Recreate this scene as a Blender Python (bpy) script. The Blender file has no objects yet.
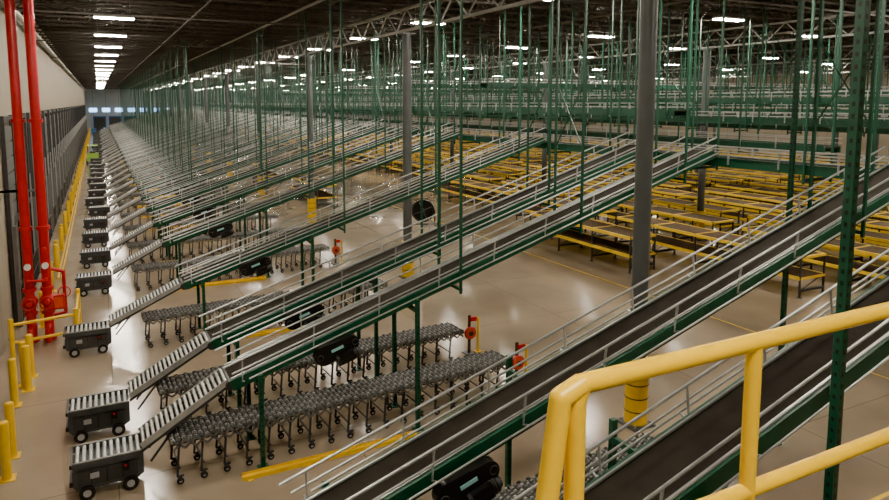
import bpy, math, random
from mathutils import Vector, Matrix
random.seed(7)
scene = bpy.context.scene
coll = scene.collection

# ------------------------------------------------------------------ materials
def mat(name, col, rough=0.5, metal=0.0, emit=None, estr=0.0, var=0.12, nscale=6.0, spec=0.5):
    m = bpy.data.materials.new(name); m.use_nodes = True
    nt = m.node_tree; b = nt.nodes['Principled BSDF']
    b.inputs['Roughness'].default_value = rough
    b.inputs['Metallic'].default_value = metal
    b.inputs['Specular IOR Level'].default_value = spec
    if emit:
        b.inputs['Base Color'].default_value = (*col, 1)
        b.inputs['Emission Color'].default_value = (*emit, 1)
        b.inputs['Emission Strength'].default_value = estr
        return m
    tc = nt.nodes.new('ShaderNodeTexCoord'); n = nt.nodes.new('ShaderNodeTexNoise')
    n.inputs['Scale'].default_value = nscale; n.inputs['Detail'].default_value = 4
    r = nt.nodes.new('ShaderNodeValToRGB')
    r.color_ramp.elements[0].position = 0.3; r.color_ramp.elements[1].position = 0.7
    r.color_ramp.elements[0].color = (*[c*(1-var) for c in col], 1)
    r.color_ramp.elements[1].color = (*[min(1, c*(1+var)) for c in col], 1)
    nt.links.new(tc.outputs['Object'], n.inputs['Vector'])
    nt.links.new(n.outputs['Fac'], r.inputs['Fac'])
    nt.links.new(r.outputs['Color'], b.inputs['Base Color'])
    return m

M = {}
M['green'] = mat('green_paint', (0.008, 0.068, 0.040), 0.45)
M['belt'] = mat('belt_rubber', (0.027, 0.023, 0.020), 0.85, var=0.25, nscale=2, spec=0.12)
M['steel'] = mat('galvanised_steel', (0.46, 0.47, 0.46), 0.35, 0.6)
M['roller'] = mat('roller_zinc', (0.60, 0.61, 0.60), 0.38, 0.3)
M['wheelgrey'] = mat('skatewheel_grey', (0.16, 0.16, 0.158), 0.6, 0.0, spec=0.3)
M['wheelpale'] = mat('skatewheel_pale', (0.30, 0.30, 0.29), 0.5, 0.1)
M['cart'] = mat('cart_grey', (0.055, 0.063, 0.070), 0.5, 0.1)
M['dgrey'] = mat('dark_grey_metal', (0.045, 0.048, 0.052), 0.5, 0.2)
M['mgrey'] = mat('mid_grey_metal', (0.16, 0.16, 0.155), 0.5, 0.3)
M['black'] = mat('black_plastic', (0.010, 0.010, 0.011), 0.4)
M['yellow'] = mat('safety_yellow', (0.82, 0.50, 0.002), 0.38, var=0.06)
M['rackyel'] = mat('rack_yellow', (0.82, 0.54, 0.02), 0.45, var=0.1)
M['red'] = mat('fire_red', (0.50, 0.005, 0.014), 0.32, var=0.08)
M['orange'] = mat('reel_orange', (0.7, 0.07, 0.025), 0.4)
M['column'] = mat('column_grey', (0.095, 0.105, 0.11), 0.4, 0.1, nscale=2)
M['joist'] = mat('joist_dark', (0.105, 0.094, 0.087), 0.7)
M['girder'] = mat('girder_grey', (0.40, 0.40, 0.38), 0.5)
M['wood'] = mat('brown_board', (0.085, 0.055, 0.034), 0.8, var=0.35, spec=0.2)
M['blue'] = mat('blue_paint', (0.03, 0.16, 0.5), 0.4)
M['lime'] = mat('lime_paint', (0.35, 0.6, 0.08), 0.4)
M['white'] = mat('white_paint', (0.75, 0.75, 0.72), 0.5)
M['hub'] = mat('wheel_hub', (0.35, 0.35, 0.36), 0.4)
M['pipe'] = mat('pale_pipe', (0.50, 0.48, 0.43), 0.4)
M['label'] = mat('teal_label', (0.25, 0.55, 0.55), 0.5)
M['lamp'] = mat('lamp_tube', (1, 1, 1), emit=(1.0, 0.90, 0.735), estr=300)
M['screen'] = mat('blue_lit_panel', (0.1, 0.3, 0.6), emit=(0.3, 0.6, 1.0), estr=4)

def floor_mat():
    m = bpy.data.materials.new('polished_concrete'); m.use_nodes = True
    nt = m.node_tree; b = nt.nodes['Principled BSDF']; L = nt.links
    tc = nt.nodes.new('ShaderNodeTexCoord')
    n = nt.nodes.new('ShaderNodeTexNoise'); n.inputs['Scale'].default_value = 0.35; n.inputs['Detail'].default_value = 8
    r = nt.nodes.new('ShaderNodeValToRGB')
    r.color_ramp.elements[0].position = 0.3; r.color_ramp.elements[1].position = 0.72
    r.color_ramp.elements[0].color = (0.27, 0.205, 0.140, 1)
    r.color_ramp.elements[1].color = (0.40, 0.318, 0.228, 1)
    L.new(tc.outputs['Object'], n.inputs['Vector']); L.new(n.outputs['Fac'], r.inputs['Fac'])
    br = nt.nodes.new('ShaderNodeTexBrick')
    br.offset = 0; br.inputs['Scale'].default_value = 1
    br.inputs['Brick Width'].default_value = 4.4; br.inputs['Row Height'].default_value = 4.4
    br.inputs['Mortar Size'].default_value = 0.012
    br.inputs['Color1'].default_value = (1, 1, 1, 1); br.inputs['Color2'].default_value = (0.95, 0.95, 0.95, 1)
    br.inputs['Mortar'].default_value = (0.55, 0.52, 0.5, 1)
    L.new(tc.outputs['Object'], br.inputs['Vector'])
    mx = nt.nodes.new('ShaderNodeMixRGB'); mx.blend_type = 'MULTIPLY'; mx.inputs[0].default_value = 1
    L.new(r.outputs['Color'], mx.inputs[1]); L.new(br.outputs['Color'], mx.inputs[2])
    L.new(mx.outputs[0], b.inputs['Base Color'])
    n2 = nt.nodes.new('ShaderNodeTexNoise'); n2.inputs['Scale'].default_value = 1.2; n2.inputs['Detail'].default_value = 6
    mr = nt.nodes.new('ShaderNodeMapRange'); mr.inputs['To Min'].default_value = 0.09; mr.inputs['To Max'].default_value = 0.22
    L.new(tc.outputs['Object'], n2.inputs['Vector']); L.new(n2.outputs['Fac'], mr.inputs['Value'])
    L.new(mr.outputs['Result'], b.inputs['Roughness'])
    return m
M['floor'] = floor_mat()

def wall_mat(name, c1, c2, w):
    m = bpy.data.materials.new(name); m.use_nodes = True
    nt = m.node_tree; b = nt.nodes['Principled BSDF']; L = nt.links
    tc = nt.nodes.new('ShaderNodeTexCoord'); sep = nt.nodes.new('ShaderNodeSeparateXYZ')
    L.new(tc.outputs['Object'], sep.inputs[0])
    add = nt.nodes.new('ShaderNodeMath'); add.operation = 'ADD'
    L.new(sep.outputs[0], add.inputs[0]); L.new(sep.outputs[1], add.inputs[1])
    dv = nt.nodes.new('ShaderNodeMath'); dv.operation = 'DIVIDE'; dv.inputs[1].default_value = w
    fr = nt.nodes.new('ShaderNodeMath'); fr.operation = 'FRACT'
    L.new(add.outputs[0], dv.inputs[0]); L.new(dv.outputs[0], fr.inputs[0])
    lt = nt.nodes.new('ShaderNodeMath'); lt.operation = 'LESS_THAN'; lt.inputs[1].default_value = 0.03
    L.new(fr.outputs[0], lt.inputs[0])
    n = nt.nodes.new('ShaderNodeTexNoise'); n.inputs['Scale'].default_value = 0.8; n.inputs['Detail'].default_value = 5
    L.new(tc.outputs['Object'], n.inputs['Vector'])
    mx = nt.nodes.new('ShaderNodeMixRGB'); mx.inputs[1].default_value = (*c1, 1); mx.inputs[2].default_value = (*c2, 1)
    L.new(n.outputs['Fac'], mx.inputs[0])
    m2 = nt.nodes.new('ShaderNodeMixRGB'); m2.inputs[2].default_value = (*[c*0.5 for c in c1], 1)
    L.new(lt.outputs[0], m2.inputs[0]); L.new(mx.outputs[0], m2.inputs[1])
    L.new(m2.outputs[0], b.inputs['Base Color']); b.inputs['Roughness'].default_value = 0.7
    return m
M['wall'] = wall_mat('beige_wall_panel', (0.31, 0.265, 0.195), (0.40, 0.345, 0.26), 1.2)
M['deck'] = wall_mat('roof_deck_dark', (0.022, 0.019, 0.016), (0.034, 0.029, 0.025), 0.9)
M['farwall'] = wall_mat('pale_wall_panel', (0.36, 0.44, 0.50), (0.44, 0.50, 0.54), 3.0)

# ------------------------------------------------------------------ mesh builder
class MB:
    def __init__(s): s.v = []; s.f = []; s.m = []; s.sm = []; s.mats = []
    def mi(s, k):
        if k not in s.mats: s.mats.append(k)
        return s.mats.index(k)
    def add(s, vs, fs, k, smooth=False):
        o = len(s.v); i = s.mi(k)
        s.v += [tuple(v) for v in vs]
        for f in fs: s.f.append([o+a for a in f]); s.m.append(i); s.sm.append(smooth)
    BF = [(0,1,3,2),(4,6,7,5),(0,4,5,1),(2,3,7,6),(0,2,6,4),(1,5,7,3)]
    def box(s, c, d, k, rot=None):
        c = Vector(c); vs = []
        for x in (-.5,.5):
            for y in (-.5,.5):
                for z in (-.5,.5):
                    p = Vector((x*d[0], y*d[1], z*d[2]))
                    if rot: p = rot @ p
                    vs.append(c+p)
        s.add(vs, s.BF, k)
    def frame(s, a, b):
        z = (Vector(b)-Vector(a)).normalized()
        up = Vector((0,0,1)) if abs(z.z) < 0.95 else Vector((1,0,0))
        x = up.cross(z).normalized(); y = z.cross(x)
        return x, y, z
    def beam(s, a, b, w, h, k):
        a = Vector(a); b = Vector(b); x, y, z = s.frame(a, b); vs = []
        for p in (a, b):
            for i in (-.5,.5):
                for j in (-.5,.5): vs.append(p+x*w*i+y*h*j)
        s.add(vs, s.BF, k)
    def cyl(s, a, b, r, k, n=8, r2=None, cap=True):
        a = Vector(a); b = Vector(b); x, y, z = s.frame(a, b); r2 = r if r2 is None else r2
        vs = []
        for p, rr in ((a, r), (b, r2)):
            for i in range(n):
                t = 2*math.pi*i/n; vs.append(p+x*rr*math.cos(t)+y*rr*math.sin(t))
        s.add(vs, [(i, (i+1)%n, n+(i+1)%n, n+i) for i in range(n)], k, True)
        if cap: s.add(vs, [tuple(range(n))[::-1], tuple(range(n, 2*n))], k)
    def tube(s, pts, r, k, n=8):
        for a, b in zip(pts, pts[1:]):
            s.cyl(a, b, r, k, n)
        for p in pts[1:-1]: s.ball(p, r*1.0, k, n)
    def ball(s, c, r, k, n=8, sc=(1,1,1)):
        c = Vector(c); vs = []; h = n//2+1
        for j in range(h+1):
            ph = math.pi*j/h
            for i in range(n):
                t = 2*math.pi*i/n
                vs.append(c+Vector((r*sc[0]*math.sin(ph)*math.cos(t), r*sc[1]*math.sin(ph)*math.sin(t), r*sc[2]*math.cos(ph))))
        fs = [(j*n+i, (j+1)*n+i, (j+1)*n+(i+1)%n, j*n+(i+1)%n) for j in range(h) for i in range(n)]
        s.add(vs, fs, k, True)
    def ring(s, c, ax, R, r, k, n=20, m=6):
        c = Vector(c); ax = Vector(ax).normalized(); x, y, z = s.frame(c, c+ax); vs = []
        for i in range(n):
            t = 2*math.pi*i/n; d = x*math.cos(t)+y*math.sin(t)
            for j in range(m):
                u = 2*math.pi*j/m; vs.append(c+d*(R+r*math.cos(u))+z*r*math.sin(u))
        fs = [(i*m+j, ((i+1)%n)*m+j, ((i+1)%n)*m+(j+1)%m, i*m+(j+1)%m) for i in range(n) for j in range(m)]
        s.add(vs, fs, k, True)
    def prism(s, prof, y0, y1, k):
        n = len(prof)
        vs = [(p[0], y0, p[1]) for p in prof]+[(p[0], y1, p[1]) for p in prof]
        s.add(vs, [(i, (i+1)%n, n+(i+1)%n, n+i) for i in range(n)]+[tuple(range(n))[::-1], tuple(range(n, 2*n))], k)
    def mesh(s, name):
        me = bpy.data.meshes.new(name); me.from_pydata(s.v, [], s.f)
        for k in s.mats: me.materials.append(M[k])
        me.polygons.foreach_set('material_index', s.m); me.polygons.foreach_set('use_smooth', s.sm)
        me.update(); return me
def put(name, me, loc=(0,0,0), rz=0.0):
    o = bpy.data.objects.new(name, me); o.location = loc; o.rotation_euler = (0,0,rz); coll.objects.link(o); return o
def one(name, mb, loc=(0,0,0), rz=0.0): return put(name, mb.mesh(name), loc, rz)

XL, XR, YB, YF, ZC = -2.7, 78.0, -8.0, 196.0, 11.3
# ------------------------------------------------------------------ room shell
b = MB(); b.box(((XL+XR)/2, (YB+YF)/2, -0.1), (XR-XL, YF-YB, 0.2), 'floor'); one('floor', b)
b = MB(); b.box(((XL+XR)/2, (YB+YF)/2, ZC+0.1), (XR-XL, YF-YB, 0.2), 'deck'); one('ceiling', b)
b = MB(); b.box((XL-0.15, (YB+YF)/2, ZC/2), (0.3, YF-YB, ZC), 'wall'); one('wall_left', b)
b = MB(); b.box((XR+0.15, (YB+YF)/2, ZC/2), (0.3, YF-YB, ZC), 'wall'); one('wall_right', b)
b = MB(); b.box(((XL+XR)/2, YF+0.15, ZC/2), (XR-XL, 0.3, ZC), 'farwall'); one('wall_far', b)
b = MB(); b.box(((XL+XR)/2, YB-0.15, ZC/2), (XR-XL, 0.3, ZC), 'wall'); one('wall_back', b)

# bar joists along X
b = MB(); L0, L1 = XL+0.1, XR-0.1; zt, zb = ZC-0.06, ZC-0.66
b.box(((L0+L1)/2, 0, zt), (L1-L0, 0.12, 0.07), 'joist'); b.box(((L0+L1)/2, 0, zb), (L1-L0, 0.12, 0.07), 'joist')
x = L0; up = True
while x < L1-0.6:
    b.beam((x, 0, zb if up else zt), (x+0.6, 0, zt if up else zb), 0.04, 0.04, 'joist'); x += 0.6; up = not up
jm = b.mesh('roof_joist'); y = YB+1
while y < YF: put('roof_joist', jm, (0, y, 0)); y += 1.9 if y < 90 else 4.0
COLX = [10.6, 27.27, 42.03, 59.7]
b = MB(); zt, zb = ZC-0.75, 9.75
b.box((0, (YB+YF)/2, zt), (0.14, YF-YB-.4, 0.08), 'girder'); b.box((0, (YB+YF)/2, zb), (0.14, YF-YB-.4, 0.08), 'girder')
y = YB+.3; up = True
while y < YF-1:
    b.beam((0, y, zb if up else zt), (0, y+0.95, zt if up else zb), 0.05, 0.04, 'girder'); y += 0.95; up = not up
gm = b.mesh('roof_girder')
for x in COLX: put('roof_girder', gm, (x, 0, 0))
b = MB()
for x, r, k, z in ((-2.4, .10, 'pipe', 10.2), (3.6, .04, 'joist', 10.45), (6.8, .05, 'girder', 10.4), (18.0, .05, 'joist', 10.45), (29.9, .05, 'girder', 10.4)):
    b.cyl((x, YB+.1, z), (x, YF-.1, z), r, k, 8)
one('ceiling_pipework', b)
b = MB()
for y in (14, 26, 38, 52, 66, 84, 104, 130):
    b.cyl((XL+.1, y, 10.0), (XR-1, y, 10.0), .03, 'joist', 6)
one('sprinkler_branch_pipes', b)

# columns
b = MB(); b.cyl((0,0,.05), (0,0,9.7), .18, 'column', 20); b.box((0,0,.025), (.6,.6,.05), 'column'); b.box((0,0,9.67), (.5,.5,.06), 'column')
for q in ((-.22,-.22),(.22,-.22),(-.22,.22),(.22,.22)): b.cyl((*q,.05), (*q,.11), .025, 'steel', 6)
b.cyl((0,0,.06), (0,0,1.5), .25, 'yellow', 20)
for z in (.35,.65,.95,1.25): b.ring((0,0,z), (0,0,1), .25, .014, 'black', 20, 6)
cm = b.mesh('steel_column')
for ix, cx in enumerate(COLX):
    for i in range(14):
        put('steel_column', cm, (10.15 if (ix == 0 and i == 0) else (cx+.2 if ix == 0 else cx), 10.5+13.6*i, 0))

# ------------------------------------------------------------------ inclined conveyor
SL = 0.311; A = math.atan(SL)
def zi(x): return 1.77+SL*(x-2.05)
def holes(b, x, y, z0, z1, w):
    z = z0
    while z < z1:
        b.box((x, y-w/2, z), (w*.35, .006, .05), 'black'); b.box((x-w/2, y, z), (.006, w*.35, .05), 'black'); z += .13
X0, X1 = 2.0, 14.75
def incline(hang, hw, far=.63):
    b = MB()
    def rail(y, dz, r, k, x0=X0, x1=X1, n=6): b.cyl((x0, y, zi(x0)+dz), (x1, y, zi(x1)+dz), r, k, n)
    b.beam((X0,0,zi(X0)-.03), (X1,0,zi(X1)-.03), .70, .05, 'belt')
    b.beam((X0+.1,0,zi(X0)-.22), (X1,0,zi(X1)-.22), .66, .02, 'belt')
    for sgn in (-1, 1):
        y = sgn*.42
        b.beam((X0,y,zi(X0)-.10), (X1,y,zi(X1)-.10), .05, .22, 'green')
        b.beam((X0,sgn*.375,zi(X0)+.02), (X1,sgn*.375,zi(X1)+.02), .03, .03, 'steel')
        rail(sgn*.50, .16, .016, 'steel'); rail(sgn*.50, .36, .020, 'steel', X0-.15, X1)
        rail(sgn*.60, -.04, .016, 'steel', X0+.3, X1)
        x = X0+.2
        while x < X1:
            b.beam((x, sgn*.44, zi(x)-.1), (x, sgn*.50, zi(x)+.36), .03, .02, 'steel')
            b.beam((x, sgn*.44, zi(x)-.1), (x, sgn*.60, zi(x)-.04), .03, .02, 'steel'); x += 1.4
        for x in (2.5, 5.8):
            y = -.63 if sgn < 0 else (far if x > 3 else .63)
            b.box((x, y, (zi(x)-.05)/2), (.08, .08, zi(x)-.05), 'green'); b.box((x, y, .01), (.2, .2, .02), 'green')
            holes(b, x, y, .2, zi(x)-.15, .08)
        for x in hang:
            y = sgn*.53; zl = zi(x)-.45
            b.box((x, y, (zl+10.55)/2), (hw, hw, 10.55-zl), 'green'); b.box((x, y, 10.55), (.16, .16, .04), 'green')
    for x in (2.5, 5.8):
        fy = far if x > 3 else .63
        b.box((x, (fy-.63)/2, zi(x)-.32), (.06, fy+.6, .08), 'green')
    for x in hang: b.box((x, 0, zi(x)-.36), (.06, 1.12, .06), 'green')
    for x in hang[-2:-1]:
        b.beam((x, -.53, zi(x)+1.6), (x, .53, zi(x)+3.2), .025, .025, 'green'); b.beam((x, .53, zi(x)+1.6), (x, -.53, zi(x)+3.2), .025, .025, 'green')
    x = X0+.5
    while x < X1:
        b.cyl((x, -.4, zi(x)-.2), (x, .4, zi(x)-.2), .03, 'steel', 6); x += 1.5
    b.cyl((X0, -.4, zi(X0)-.11), (X0, .4, zi(X0)-.11), .10, 'dgrey', 12)
    b.cyl((X1, -.4, zi(X1)-.11), (X1, .4, zi(X1)-.11), .10, 'dgrey', 12)
    R = Matrix.Rotation(-A, 3, 'Y')
    def P(x, y, z): return Vector((4.05, -.5, zi(4.05)-.30)) + R @ Vector((x, y, z))
    prof = []
    for i in range(13):
        t = math.pi/2+math.pi*i/12; prof.append((-.30+.20*math.cos(t), .20*math.sin(t)))
    for i in range(13):
        t = -math.pi/2+math.pi*i/12; prof.append((.30+.15*math.cos(t), .15*math.sin(t)))
    n = len(prof); vs = [P(p[0], -.16, p[1]) for p in prof]+[P(p[0], 0, p[1]) for p in prof]
    b.add(vs, [(i, (i+1)%n, n+(i+1)%n, n+i) for i in range(n)]+[tuple(range(n))[::-1], tuple(range(n, 2*n))], 'black')
    b.cyl(P(-.1,-.12,-.22), P(.34,-.12,-.22), .13, 'black', 14)
    for i in range(7): b.ring(P(-.06+i*.06, -.12, -.22), R@Vector((1,0,0)), .13, .008, 'dgrey', 14, 4)
    b.cyl(P(.34,-.12,-.22), P(.42,-.12,-.22), .12, 'dgrey', 14, r2=.08)
    b.box(P(-.02,-.165,.03), (.26,.012,.055), 'label', R)
    for xx in (-.40, .36): b.ring(P(xx, -.165, 0), R@Vector((0,1,0)), .06, .01, 'dgrey', 14, 4)
    b.box(P(.1,-.0,-.2), (.3,.5,.2), 'black', R)
    return b.mesh('inclined_belt_conveyor')
im_near = incline((12.4, 14.4), .055, 1.15)
im_mid = incline((6.9, 10.2, 13.6), .05)
im_far = incline((7.6, 11.0, 14.4), .05)
im_dist = incline((4.6, 7.2, 9.6, 12.2, 14.4), .05)

def ramp(xs):
    b = MB()
    a0 = Vector((xs, 0, .80)); a1 = Vector((1.92, 0, 1.70)); d = (a1-a0); Ln = d.length; dn = d.normalized()
    for sgn in (-1, 1):
        o = Vector((0, sgn*.33, 0)); b.beam(a0+o, a1+o, .035, .11, 'steel')
        o2 = Vector((0, sgn*.34, -.09)); b.beam(a0+o2, a1+o2, .03, .05, 'dgrey')
    i = 0.05
    while i < Ln:
        p = a0+dn*i+Vector((0,0,.03)); b.cyl(p+Vector((0,-.31,0)), p+Vector((0,.31,0)), .030, 'roller', 8); i += .10
    b.beam(a0-Vector((0,0,.05)), a1-Vector((0,0,.05)), .58, .02, 'black')
    for s in (-1, 1): b.beam((xs+.15,s*.27,.45), (xs+.6,s*.27,1.02), .035, .035, 'dgrey')
    return b.mesh('roller_ramp')
RM = {}
def get_ramp(xs):
    k = round(xs, 2)
    if k not in RM: RM[k] = ramp(k)
    return RM[k]

# loader cart
b = MB()
prof = [(0,.26),(.06,.19),(1.04,.19),(1.15,.26),(1.15,.60),(.06,.60),(0,.54)]
b.prism(prof, -.33, .33, 'cart')
b.prism([(.08,.25),(1.05,.25),(1.05,.53),(.08,.53)], -.345, .345, 'dgrey')
for sgn in (-1, 1):
    b.box((.58, sgn*.35, .64), (1.14, .045, .11), 'cart'); b.box((.58, sgn*.35, .705), (1.14, .05, .02), 'mgrey')
    for x in (.3, .55, .8): b.box((x, sgn*.35, .39), (.02, .01, .26), 'black')
    for x in (.22, .92):
        b.cyl((x, sgn*.28, .13), (x, sgn*.385, .13), .13, 'black', 16); b.cyl((x, sgn*.385, .13), (x, sgn*.40, .13), .065, 'hub', 12)
        b.box((x, sgn*.27, .22), (.1, .04, .12), 'dgrey')
x = .08
while x < 1.14:
    b.cyl((x, -.31, .68), (x, .31, .68), .032, 'roller', 8); x += .11
b.box((-.02, 0, .32), (.06, .66, .09), 'black'); b.box((-.015, 0, .66), (.04, .74, .07), 'black')
b.box((.85, -.365, .47), (.12, .05, .14), 'black'); b.cyl((.85,-.39,.50), (.85,-.41,.50), .02, 'red', 8)
b.box((.35, -.352, .42), (.14, .01, .1), 'hub')
km = b.mesh('loader_cart')

# flexible skate wheel conveyor
LF = 7.7; b = MB(); zt = .84; nax = int(LF/.10); HW = .40
for i in range(nax):
    x = .05+i*.10; b.box((x, 0, zt), (.014, 2*HW, .014), 'dgrey')
    off = .022 if i % 2 else -.022
    for j in range(9):
        y = -.328+j*.082+off; b.cyl((x, y-.022, zt), (x, y+.022, zt), .044, 'wheelgrey' if (i+j) % 3 else 'wheelpale', 7)
b.box((LF/2, 0, zt-.05), (LF, 2*HW-.04, .03), 'dgrey')
for sgn in (-1, 1):
    for i in range(nax//2):
        x = .05+i*.20
        for q in (0, .2):
            b.beam((x, sgn*(HW+.01), zt-.14 if q else zt+.02), (x+.20, sgn*(HW+.01), zt+.02 if q else zt-.14), .008, .045, 'mgrey')
    x = .15
    while x < LF:
        yy = HW-.04
        b.beam((x-.05, sgn*yy, .16), (x, sgn*yy, zt-.08), .035, .035, 'dgrey')
        b.box((x, sgn*yy, .16), (.12, .04, .03), 'dgrey')
        b.cyl((x, sgn*yy-.02, .065), (x, sgn*yy+.02, .065), .065, 'black', 10); b.cyl((x, sgn*yy-.025, .065), (x, sgn*yy+.025, .065), .03, 'hub', 8)
        b.box((x, sgn*yy, .11), (.05, .055, .08), 'dgrey')
        x += .42
x = .15
while x < LF:
    b.beam((x, -HW+.05, .3), (x, HW-.05, .3), .025, .025, 'dgrey'); b.beam((x, -HW+.05, .62), (x, HW-.05, .62), .02, .02, 'dgrey'); x += .42
fm = b.mesh('flexible_skatewheel_conveyor')

b = MB(); b.box((3.85, 0, .04), (3.6, .10, .08), 'yellow'); b.box((3.85, .04, .10), (3.6, .012, .05), 'yellow')
for x in (2.2, 3.3, 4.4, 5.5): b.box((x, 0, .006), (.1, .2, .012), 'yellow')
gdm = b.mesh('yellow_floor_guard')

b = MB()
b.box((0,0,.01), (.3,.3,.02), 'dgrey'); b.box((0,0,.55), (.06,.06,1.1), 'wood'); b.box((.28,0,.5), (.05,.05,1.0), 'yellow'); b.box((.28,0,.01), (.2,.2,.02), 'yellow')
b.cyl((-.02,-.04,.62), (-.02,-.15,.62), .16, 'orange', 20); b.cyl((-.02,-.15,.62), (-.02,-.17,.62), .07, 'dgrey', 16)
b.ring((-.02,-.1,.62), (0,1,0), .16, .025, 'red', 20, 6); b.box((.1,-.06,1.0), (.18,.06,.12), 'red')
rlm = b.mesh('cord_reel_stand')

UY = [5.25, 7.75, 13.1, 15.5, 20.9, 27.4, 32.0, 36.6, 41.0, 45.6]
y = 50.0
while y < 165: UY.append(y); y += 4.5333
CX = {0: -.5, 1: -.5, 2: -.72, 3: -.86, 4: -1.12, 5: -1.0, 6: -.95}
for i, y in enumerate(UY):
    cx = CX.get(i, -.9+.15*math.sin(i*2.3))
    put('inclined_belt_conveyor', im_near if i < 2 else (im_dist if i > 7 else (im_mid if i % 2 == 0 else im_far)), (0, y, 0))
    put('loader_cart', km, (cx, y+(.08 if i == 2 else 0), 0)); put('roller_ramp', get_ramp(round((cx+1.16)*10)/10), (0, y, 0))
    put('flexible_skatewheel_conveyor', fm, (.85 if i > 1 else 1.2, y-.16+(.15 if i == 1 else 0), 0), math.atan(.055 if i > 1 else .095))
    if i in (1, 2, 3, 5): put('cord_reel_stand', rlm, (8.95 if i > 1 else 9.3, y+.3, 0))
    if i != 3: put('yellow_floor_guard', gdm, (0, y-.92, 0))

# ------------------------------------------------------------------ elevated conveyors along Y
def elevated(z, y0, y1, hs=3.0, yel=False, hw=.05, brace=True):
    b = MB(); ym = (y0+y1)/2; L = y1-y0
    b.box((0, ym, z), (.76, L, .05), 'belt')
    for s in (-1, 1):
        b.box((s*.42, ym, z-.06), (.06, L, .24), 'green'); b.box((s*.5, ym, z+.3), (.03, L, .03), 'rackyel' if yel else 'steel')
        b.box((s*.5, ym, z+.14), (.025, L, .025), 'steel')
        y = y0+.3
        while y < y1:
            b.box((s*.52, y, (z-.4+10.55)/2), (hw, hw, 10.55-z+.4), 'green'); y += hs
        y = y0+.3
        while y < y1: b.box((s*.47, y, z+.1), (.05, .03, .42), 'steel'); y += 1.5
    y = y0+.3; i = 0
    while y < y1:
        b.box((0, y, z-.3), (1.1, .06, .07), 'green')
        if brace and i % 3 == 0 and y+hs < y1:
            b.beam((.52, y, z+.4), (.52, y+hs, 10.2), .025, .025, 'green'); b.beam((.52, y, 10.2), (.52, y+hs, z+.4), .025, .025, 'green')
        y += hs; i += 1
    return b
one('elevated_belt_conveyor', elevated(zi(X1)-.25, 3, 170, 3.4, brace=False), (15.35, 0, 0))
for x, z, y0, y1, hs, yl in ((19.2, 6.7, 18, 170, 3.2, 0), (22.0, 5.5, 14, 170, 3.0, 0), (25.2, 6.3, 10, 160, 3.1, 0), (29.0, 7.2, 9, 150, 3.2, 0), (31.5, 5.8, 9, 150, 3.2, 1), (35.5, 6.6, 6, 150, 3.3, 0), (39.5, 7.6, 5, 150, 3.4, 0), (44.5, 6.0, 5, 150, 3.5, 1), (49, 7.0, 5, 150, 3.6, 0), (55, 5.9, 5, 150, 3.8, 0), (62, 6.8, 5, 150, 4, 0), (69, 6.0, 5, 150, 4, 0)):
    one('elevated_belt_conveyor', elevated(z, y0, y1, hs, yl), (x, 0, 0))
def crossing(z, x0, x1):
    b = elevated(z, x0, x1, 3.2); b.v = [(v[1], v[0], v[2]) for v in b.v]; b.f = [f[::-1] for f in b.f]; return b
for y, z, x0, x1 in ((33.5, 8.1, 19.9, 70), (44, 8.3, 19.9, 70), (58, 8.2, 19.9, 70), (80, 8.1, 19.9, 70)):
    one('crossing_belt_conveyor', crossing(z, x0, x1), (0, y, 0))

# ------------------------------------------------------------------ yellow racks
def rack(L, seed):
    b = MB(); D = 1.35; nb = int(L/2.4); bl = L/nb
    for lv in (.70, 1.45):
        for s in (-1, 1): b.box((s*D/2, L/2, lv), (.07, L, .12), 'rackyel')
        b.box((0, L/2, lv+.03), (D-.06, L, .03), 'wood')
    for i in range(nb+1):
        y = i*bl
        for s in (-1, 1): b.box((s*D/2, y, .76), (.06, .06, 1.5), 'dgrey'); b.box((s*D/2, y, .01), (.14,.14,.02), 'dgrey')
        for z in (.25, .70, 1.47): b.box((0, y, z), (D, .10, .08), 'rackyel' if z > .5 else 'dgrey')
        b.beam((-D/2, y, .25), (D/2, y, .75), .03, .03, 'dgrey')
    return b.mesh('yellow_sorting_rack')
rks = [rack(7.2, 1), rack(9.6, 2)]
ri = 0
for i in range(17):
    x = 19.9+2.95*i
    y = 20.5 if i == 0 else (15.0 if i == 1 else 12.0+random.random()*2)
    ymax = 29 if i == 0 else (46 if i < 2 else 120)
    while y < ymax:
        k = ri % 2; L = (7.2, 9.6)[k]
        put('yellow_sorting_rack', rks[k], (x, y, 0)); y += L+1.6; ri += 1
put('yellow_sorting_rack', rks[0], (13.4, 43, 0)); put('yellow_sorting_rack', rks[0], (13.2, 58, 0))

# ------------------------------------------------------------------ foreground green posts
def strut(w, z0, z1):
    b = MB(); b.box((0,0,(z0+z1)/2), (w,w,z1-z0), 'green'); holes(b, 0, 0, z0+.1, z1, w)
    b.box((0,0,z0+.01), (w*2,w*2,.02), 'green'); b.box((0,0,z1-.01), (w*2,w*2,.02), 'green')
    return b
one('green_support_post', strut(.10, 0, 10.55), (7.2, 4.35, 0))
one('green_support_post', strut(.08, 0, 10.55), (12.1, 8.5, 0))

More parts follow.
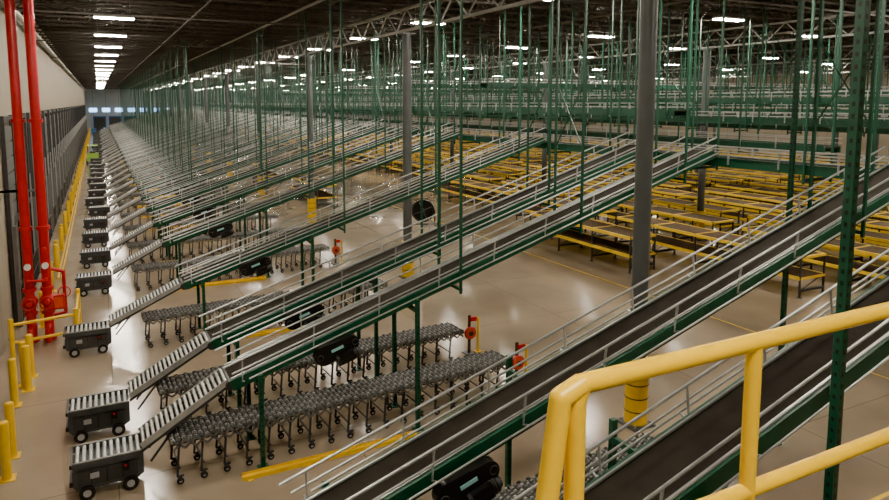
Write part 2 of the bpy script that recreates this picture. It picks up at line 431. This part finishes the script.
# ------------------------------------------------------------------ left wall dock doors / bollards
b = MB(); W = 2.5
for s in (-1, 1):
    b.box((.07, s*W/2, 3.3), (.12, .14, 6.6), 'dgrey'); b.box((.22, s*(W/2+.22), 1.6), (.10, .10, 3.2), 'mgrey')
    b.box((.16, s*(W/2-.18), 2.1), (.05, .05, 4.2), 'steel')
b.box((.07, 0, 3.15), (.12, W+.1, .2), 'dgrey'); b.box((.07, 0, 6.5), (.12, W+.1, .14), 'dgrey')
for i in range(6): b.box((.04, 0, .28+i*.5), (.05, W-.14, .47), 'mgrey')
for i in range(6): b.box((.05, 0, 3.5+i*.5), (.04, W-.14, .46), 'mgrey')
for i in range(14): b.box((.24, -1.2+i*.185, .62), (.02, .02, 1.2), 'dgrey')
for z in (.05, .6, 1.2): b.box((.24, 0, z), (.03, 2.5, .03), 'dgrey')
b.box((.1, W/2+.5, 1.5), (.16, .32, .45), 'blue')
ddm = b.mesh('dock_door')
b = MB(); b.cyl((0,0,0), (0,0,1.1), .085, 'yellow', 14); b.ball((0,0,1.1), .085, 'yellow', 12, (1,1,.5)); b.box((0,0,.008), (.28,.28,.016), 'yellow')
bm_ = b.mesh('yellow_bollard')
y = 12.5
while y < 188:
    if abs(y-22.7) > 2.3: put('loading_dock_door', ddm, (XL+.01, y, 0))
    for dy in (-1.75, 1.75):
        if abs(y+dy-22.3) > 1.6: put('yellow_bollard', bm_, (-1.85, y+dy, 0))
    y += 4.4
for q in ((-2.05, 17.8), (-1.95, 19.0)): put('yellow_bollard', bm_, (*q, 0))
b = MB()
for x in (-1.72, -1.6): b.box((x, 110, .09), (.05, 160, .1), 'yellow')
one('yellow_wheel_guard_rail', b)
# sprinkler riser
b = MB(); RY = 22.4
for x in (-2.02, -1.58):
    b.cyl((x, RY, .05), (x, RY, 10.5), .13, 'red', 16)
    for z in (.1, .9, 1.6, 3.4, 6.5): b.cyl((x, RY, z-.05), (x, RY, z+.05), .18, 'red', 16)
    b.ball((x, RY, 1.25), .21, 'red', 12); b.cyl((x, RY, 1.25), (x, RY-.4, 1.25), .07, 'red', 12); b.ring((x, RY-.42, 1.25), (0,1,0), .17, .022, 'red', 18, 6)
    b.tube([(x, RY, .5), (x, RY-.5, .5), (x, RY-.5, .1)], .06, 'red', 10); b.box(((x+XL)/2, RY, 4.5), (x-XL-.02,.1,.06), 'mgrey')
    b.cyl((x+.0, RY-.13, 2.3), (x, RY-.22, 2.3), .09, 'white', 14); b.cyl((x, RY-.16, 2.8), (x+.0, RY-.3, 2.8), .05, 'red', 10)
b.tube([(-1.58, RY, .75), (-1.15, RY+.2, .75), (-1.15, RY+.2, 2.0), (-1.58, RY, 2.2)], .05, 'red', 8)
b.tube([(-2.02, RY, 1.9), (-2.02, RY-.3, 1.9), (-1.58, RY-.3, 1.9), (-1.58, RY, 1.9)], .04, 'red', 8)
b.ring((-1.15, RY+.1, 1.4), (0,1,0), .16, .02, 'red', 16, 6)
b.box((-1.3, RY, 1.15), (.3, .2, .42), 'red'); b.box((-1.3, RY-.105, 1.15), (.22, .01, .32), 'orange')
one('fire_sprinkler_riser', b)
b = MB()
for z in (.45, .95): b.tube([(-2.4, 21.2, z), (-.85, 21.5, z), (-.85, 23.8, z)], .045, 'yellow', 8)
for q in ((-.85, 21.5), (-.85, 23.8), (-2.4, 21.2)): b.cyl((*q, 0), (*q, 1.12), .065, 'yellow', 10)
one('yellow_pipe_guardrail', b)

# far end things
b = MB()
for i in range(7): b.box((-1+i*3.0, YF-.06, 5.2), (1.8, .1, 1.0), 'screen')
one('window_1', b)
b = MB()
for i in range(6):
    x = .4+i*3.6
    b.box((x, YF-.06, 1.7), (2.6, .1, 3.4), 'dgrey'); b.box((x, YF-.12, 3.5), (3.0, .12, .25), 'blue')
    for s in (-1, 1): b.box((x+s*1.4, YF-.12, 1.75), (.2, .12, 3.5), 'blue')
one('door_1', b)
def pallet(k, seed):
    rd = random.Random(seed); b = MB()
    for i in range(5): b.box((-.48+i*.24, 0, .13), (.14, 1.2, .02), 'wood')
    for yy in (-.5, 0, .5): b.box((0, yy, .06), (1.1, .1, .1), 'wood')
    for i in range(2):
        for j in range(2):
            for l in range(rd.choice((2, 3))): b.box((-.27+i*.54, -.29+j*.58, .35+l*.41), (.5, .54, .39), k)
    return b.mesh('loaded_pallet')
pk = [pallet('blue', 1), pallet('white', 2), pallet('wood', 3)]
for i in range(10): put('loaded_pallet', pk[i % 3], (-1+(i % 5)*2.0, 171+(i//5)*6, 0))
b = MB()
b.prism([(0,.3),(2.2,.3),(2.2,.9),(1.5,.95),(1.4,1.2),(0,1.2)], -.6, .6, 'lime')
for x in (.4, 1.8):
    for y in (-.6, .6): b.cyl((x, y-.08, .25), (x, y+.08, .25), .25, 'black', 14)
for x in (.2, 1.4):
    for y in (-.5, .5): b.box((x, y, 1.6), (.06, .06, .9), 'black')
b.box((.8, 0, 2.08), (1.4, 1.15, .06), 'lime'); b.box((.5, 0, 1.3), (.5, .6, .2), 'black')
one('lime_tow_tractor', b, (-.75, 87.4, 0), math.pi/2)

# drum fan
b = MB()
c = Vector((0,0,.85))
b.ring(c, (0,1,0), .62, .035, 'black', 28, 6); b.ring(c+Vector((0,.28,0)), (0,1,0), .62, .035, 'black', 28, 6)
for R_ in (.15,.28,.40,.52): b.ring(c-Vector((0,.03,0)), (0,1,0), R_, .009, 'dgrey', 24, 4)
for i in range(28):
    t = 2*math.pi*i/28; d = Vector((math.cos(t), 0, math.sin(t)))
    b.beam(c+d*.08-Vector((0,.03,0)), c+d*.62, .01, .01, 'dgrey'); b.beam(c+d*.63, c+d*.63+Vector((0,.28,0)), .14, .01, 'black')
for i in range(4):
    t = math.pi/2*i+.4; d = Vector((math.cos(t), 0, math.sin(t))); b.beam(c+d*.08+Vector((0,.1,0)), c+d*.55+Vector((0,.18,0)), .2, .02, 'mgrey')
b.cyl(c+Vector((0,.02,0)), c+Vector((0,.3,0)), .11, 'mgrey', 14)
b.cyl(c+Vector((0,.2,0)), c+Vector((0,.24,0)), .6, 'black', 24)
for s in (-1,1):
    b.beam((s*.68,.14,.05), (s*.68,.14,.9), .05, .05, 'black'); b.box((s*.68,.14,.04), (.06,.7,.06), 'black')
b.box((0,.14,.06), (1.36,.06,.05), 'black')
one('drum_fan', b, (16.3, 34.2, 0), -.4)

# floor line tape
b = MB()
b.box((11.2, 6.4, .003), (9.0, .08, .006), 'yellow'); b.box((17.6, 25, .003), (.06, 44, .006), 'yellow')
one('floor_marking_tape', b)

# ------------------------------------------------------------------ lamps
b = MB()
b.box((0,0,.05), (1.5,.42,.08), 'white')
b.box((0,-.12,-.005), (1.44,.13,.03), 'lamp'); b.box((0,.12,-.005), (1.44,.13,.03), 'lamp')
for x in (-.6,.6): b.cyl((x,0,.09), (x,0,.75), .01, 'steel', 5)
lm = b.mesh('high_bay_light')
for x, y0, st in ((.8, -1, 8.0), (13.0, 2.7, 8.0), (23.6, 3.8, 8.0), (33.3, 4.7, 9.0), (46.5, 5, 10.0), (58.5, 5, 11.0), (71, 5, 11)):
    y = y0
    while y < 190: put('high_bay_light', lm, (x, y, 10.45)); y += st if y < 90 else st*1.5

# ------------------------------------------------------------------ platform & yellow handrail
b = MB(); b.box((.0, -2.0, 5.27), (5.2, 5.9, .1), 'mgrey')
for x in (-2.4, 2.5):
    for y in (-4.8, .85): b.box((x, y, 2.6), (.14,.14,5.2), 'green')
b.box((0, .92, 5.14), (5.2,.08,.2), 'green'); b.box((0, -4.9, 5.14), (5.2,.08,.2), 'green')
one('access_platform', b)
b = MB(); Y = 1.07; zt = 6.41
b.tube([(.865, Y, 5.22), (.865, Y, zt-.035), (.88, Y, zt), (2.6, Y, zt)], .022, 'yellow', 16)
b.cyl((.865, Y, 6.02), (2.6, Y, 6.02), .020, 'yellow', 16)
b.cyl((1.42, Y, 5.22), (1.42, Y, zt), .020, 'yellow', 16)
b.cyl((2.5, Y, 5.22), (2.5, Y, zt), .022, 'yellow', 16)
b.tube([(.88, Y, zt), (.825, Y, zt-.02), (.70, Y, 5.5)], .024, 'yellow', 16)
b.box((1.7, Y, 5.27), (1.9,.012,.12), 'yellow')
one('yellow_handrail', b)

# ------------------------------------------------------------------ world, camera
w = bpy.data.worlds.new('World'); scene.world = w; w.use_nodes = True
w.node_tree.nodes['Background'].inputs[0].default_value = (.8,.85,1,1); w.node_tree.nodes['Background'].inputs[1].default_value = .3
cam = bpy.data.cameras.new('Camera'); co = bpy.data.objects.new('Camera', cam); coll.objects.link(co)
cam.sensor_width = 36; cam.lens = 27.05; cam.shift_y = -73/889; cam.clip_start = .05; cam.clip_end = 500
co.location = (0, 0, 7.0); co.rotation_euler = (math.radians(90-6.32), 0, math.radians(-27.34))
scene.camera = co
scene.view_settings.view_transform = 'AgX'
try: scene.view_settings.look = 'AgX - Punchy'
except Exception: pass
scene.view_settings.exposure = 0.9
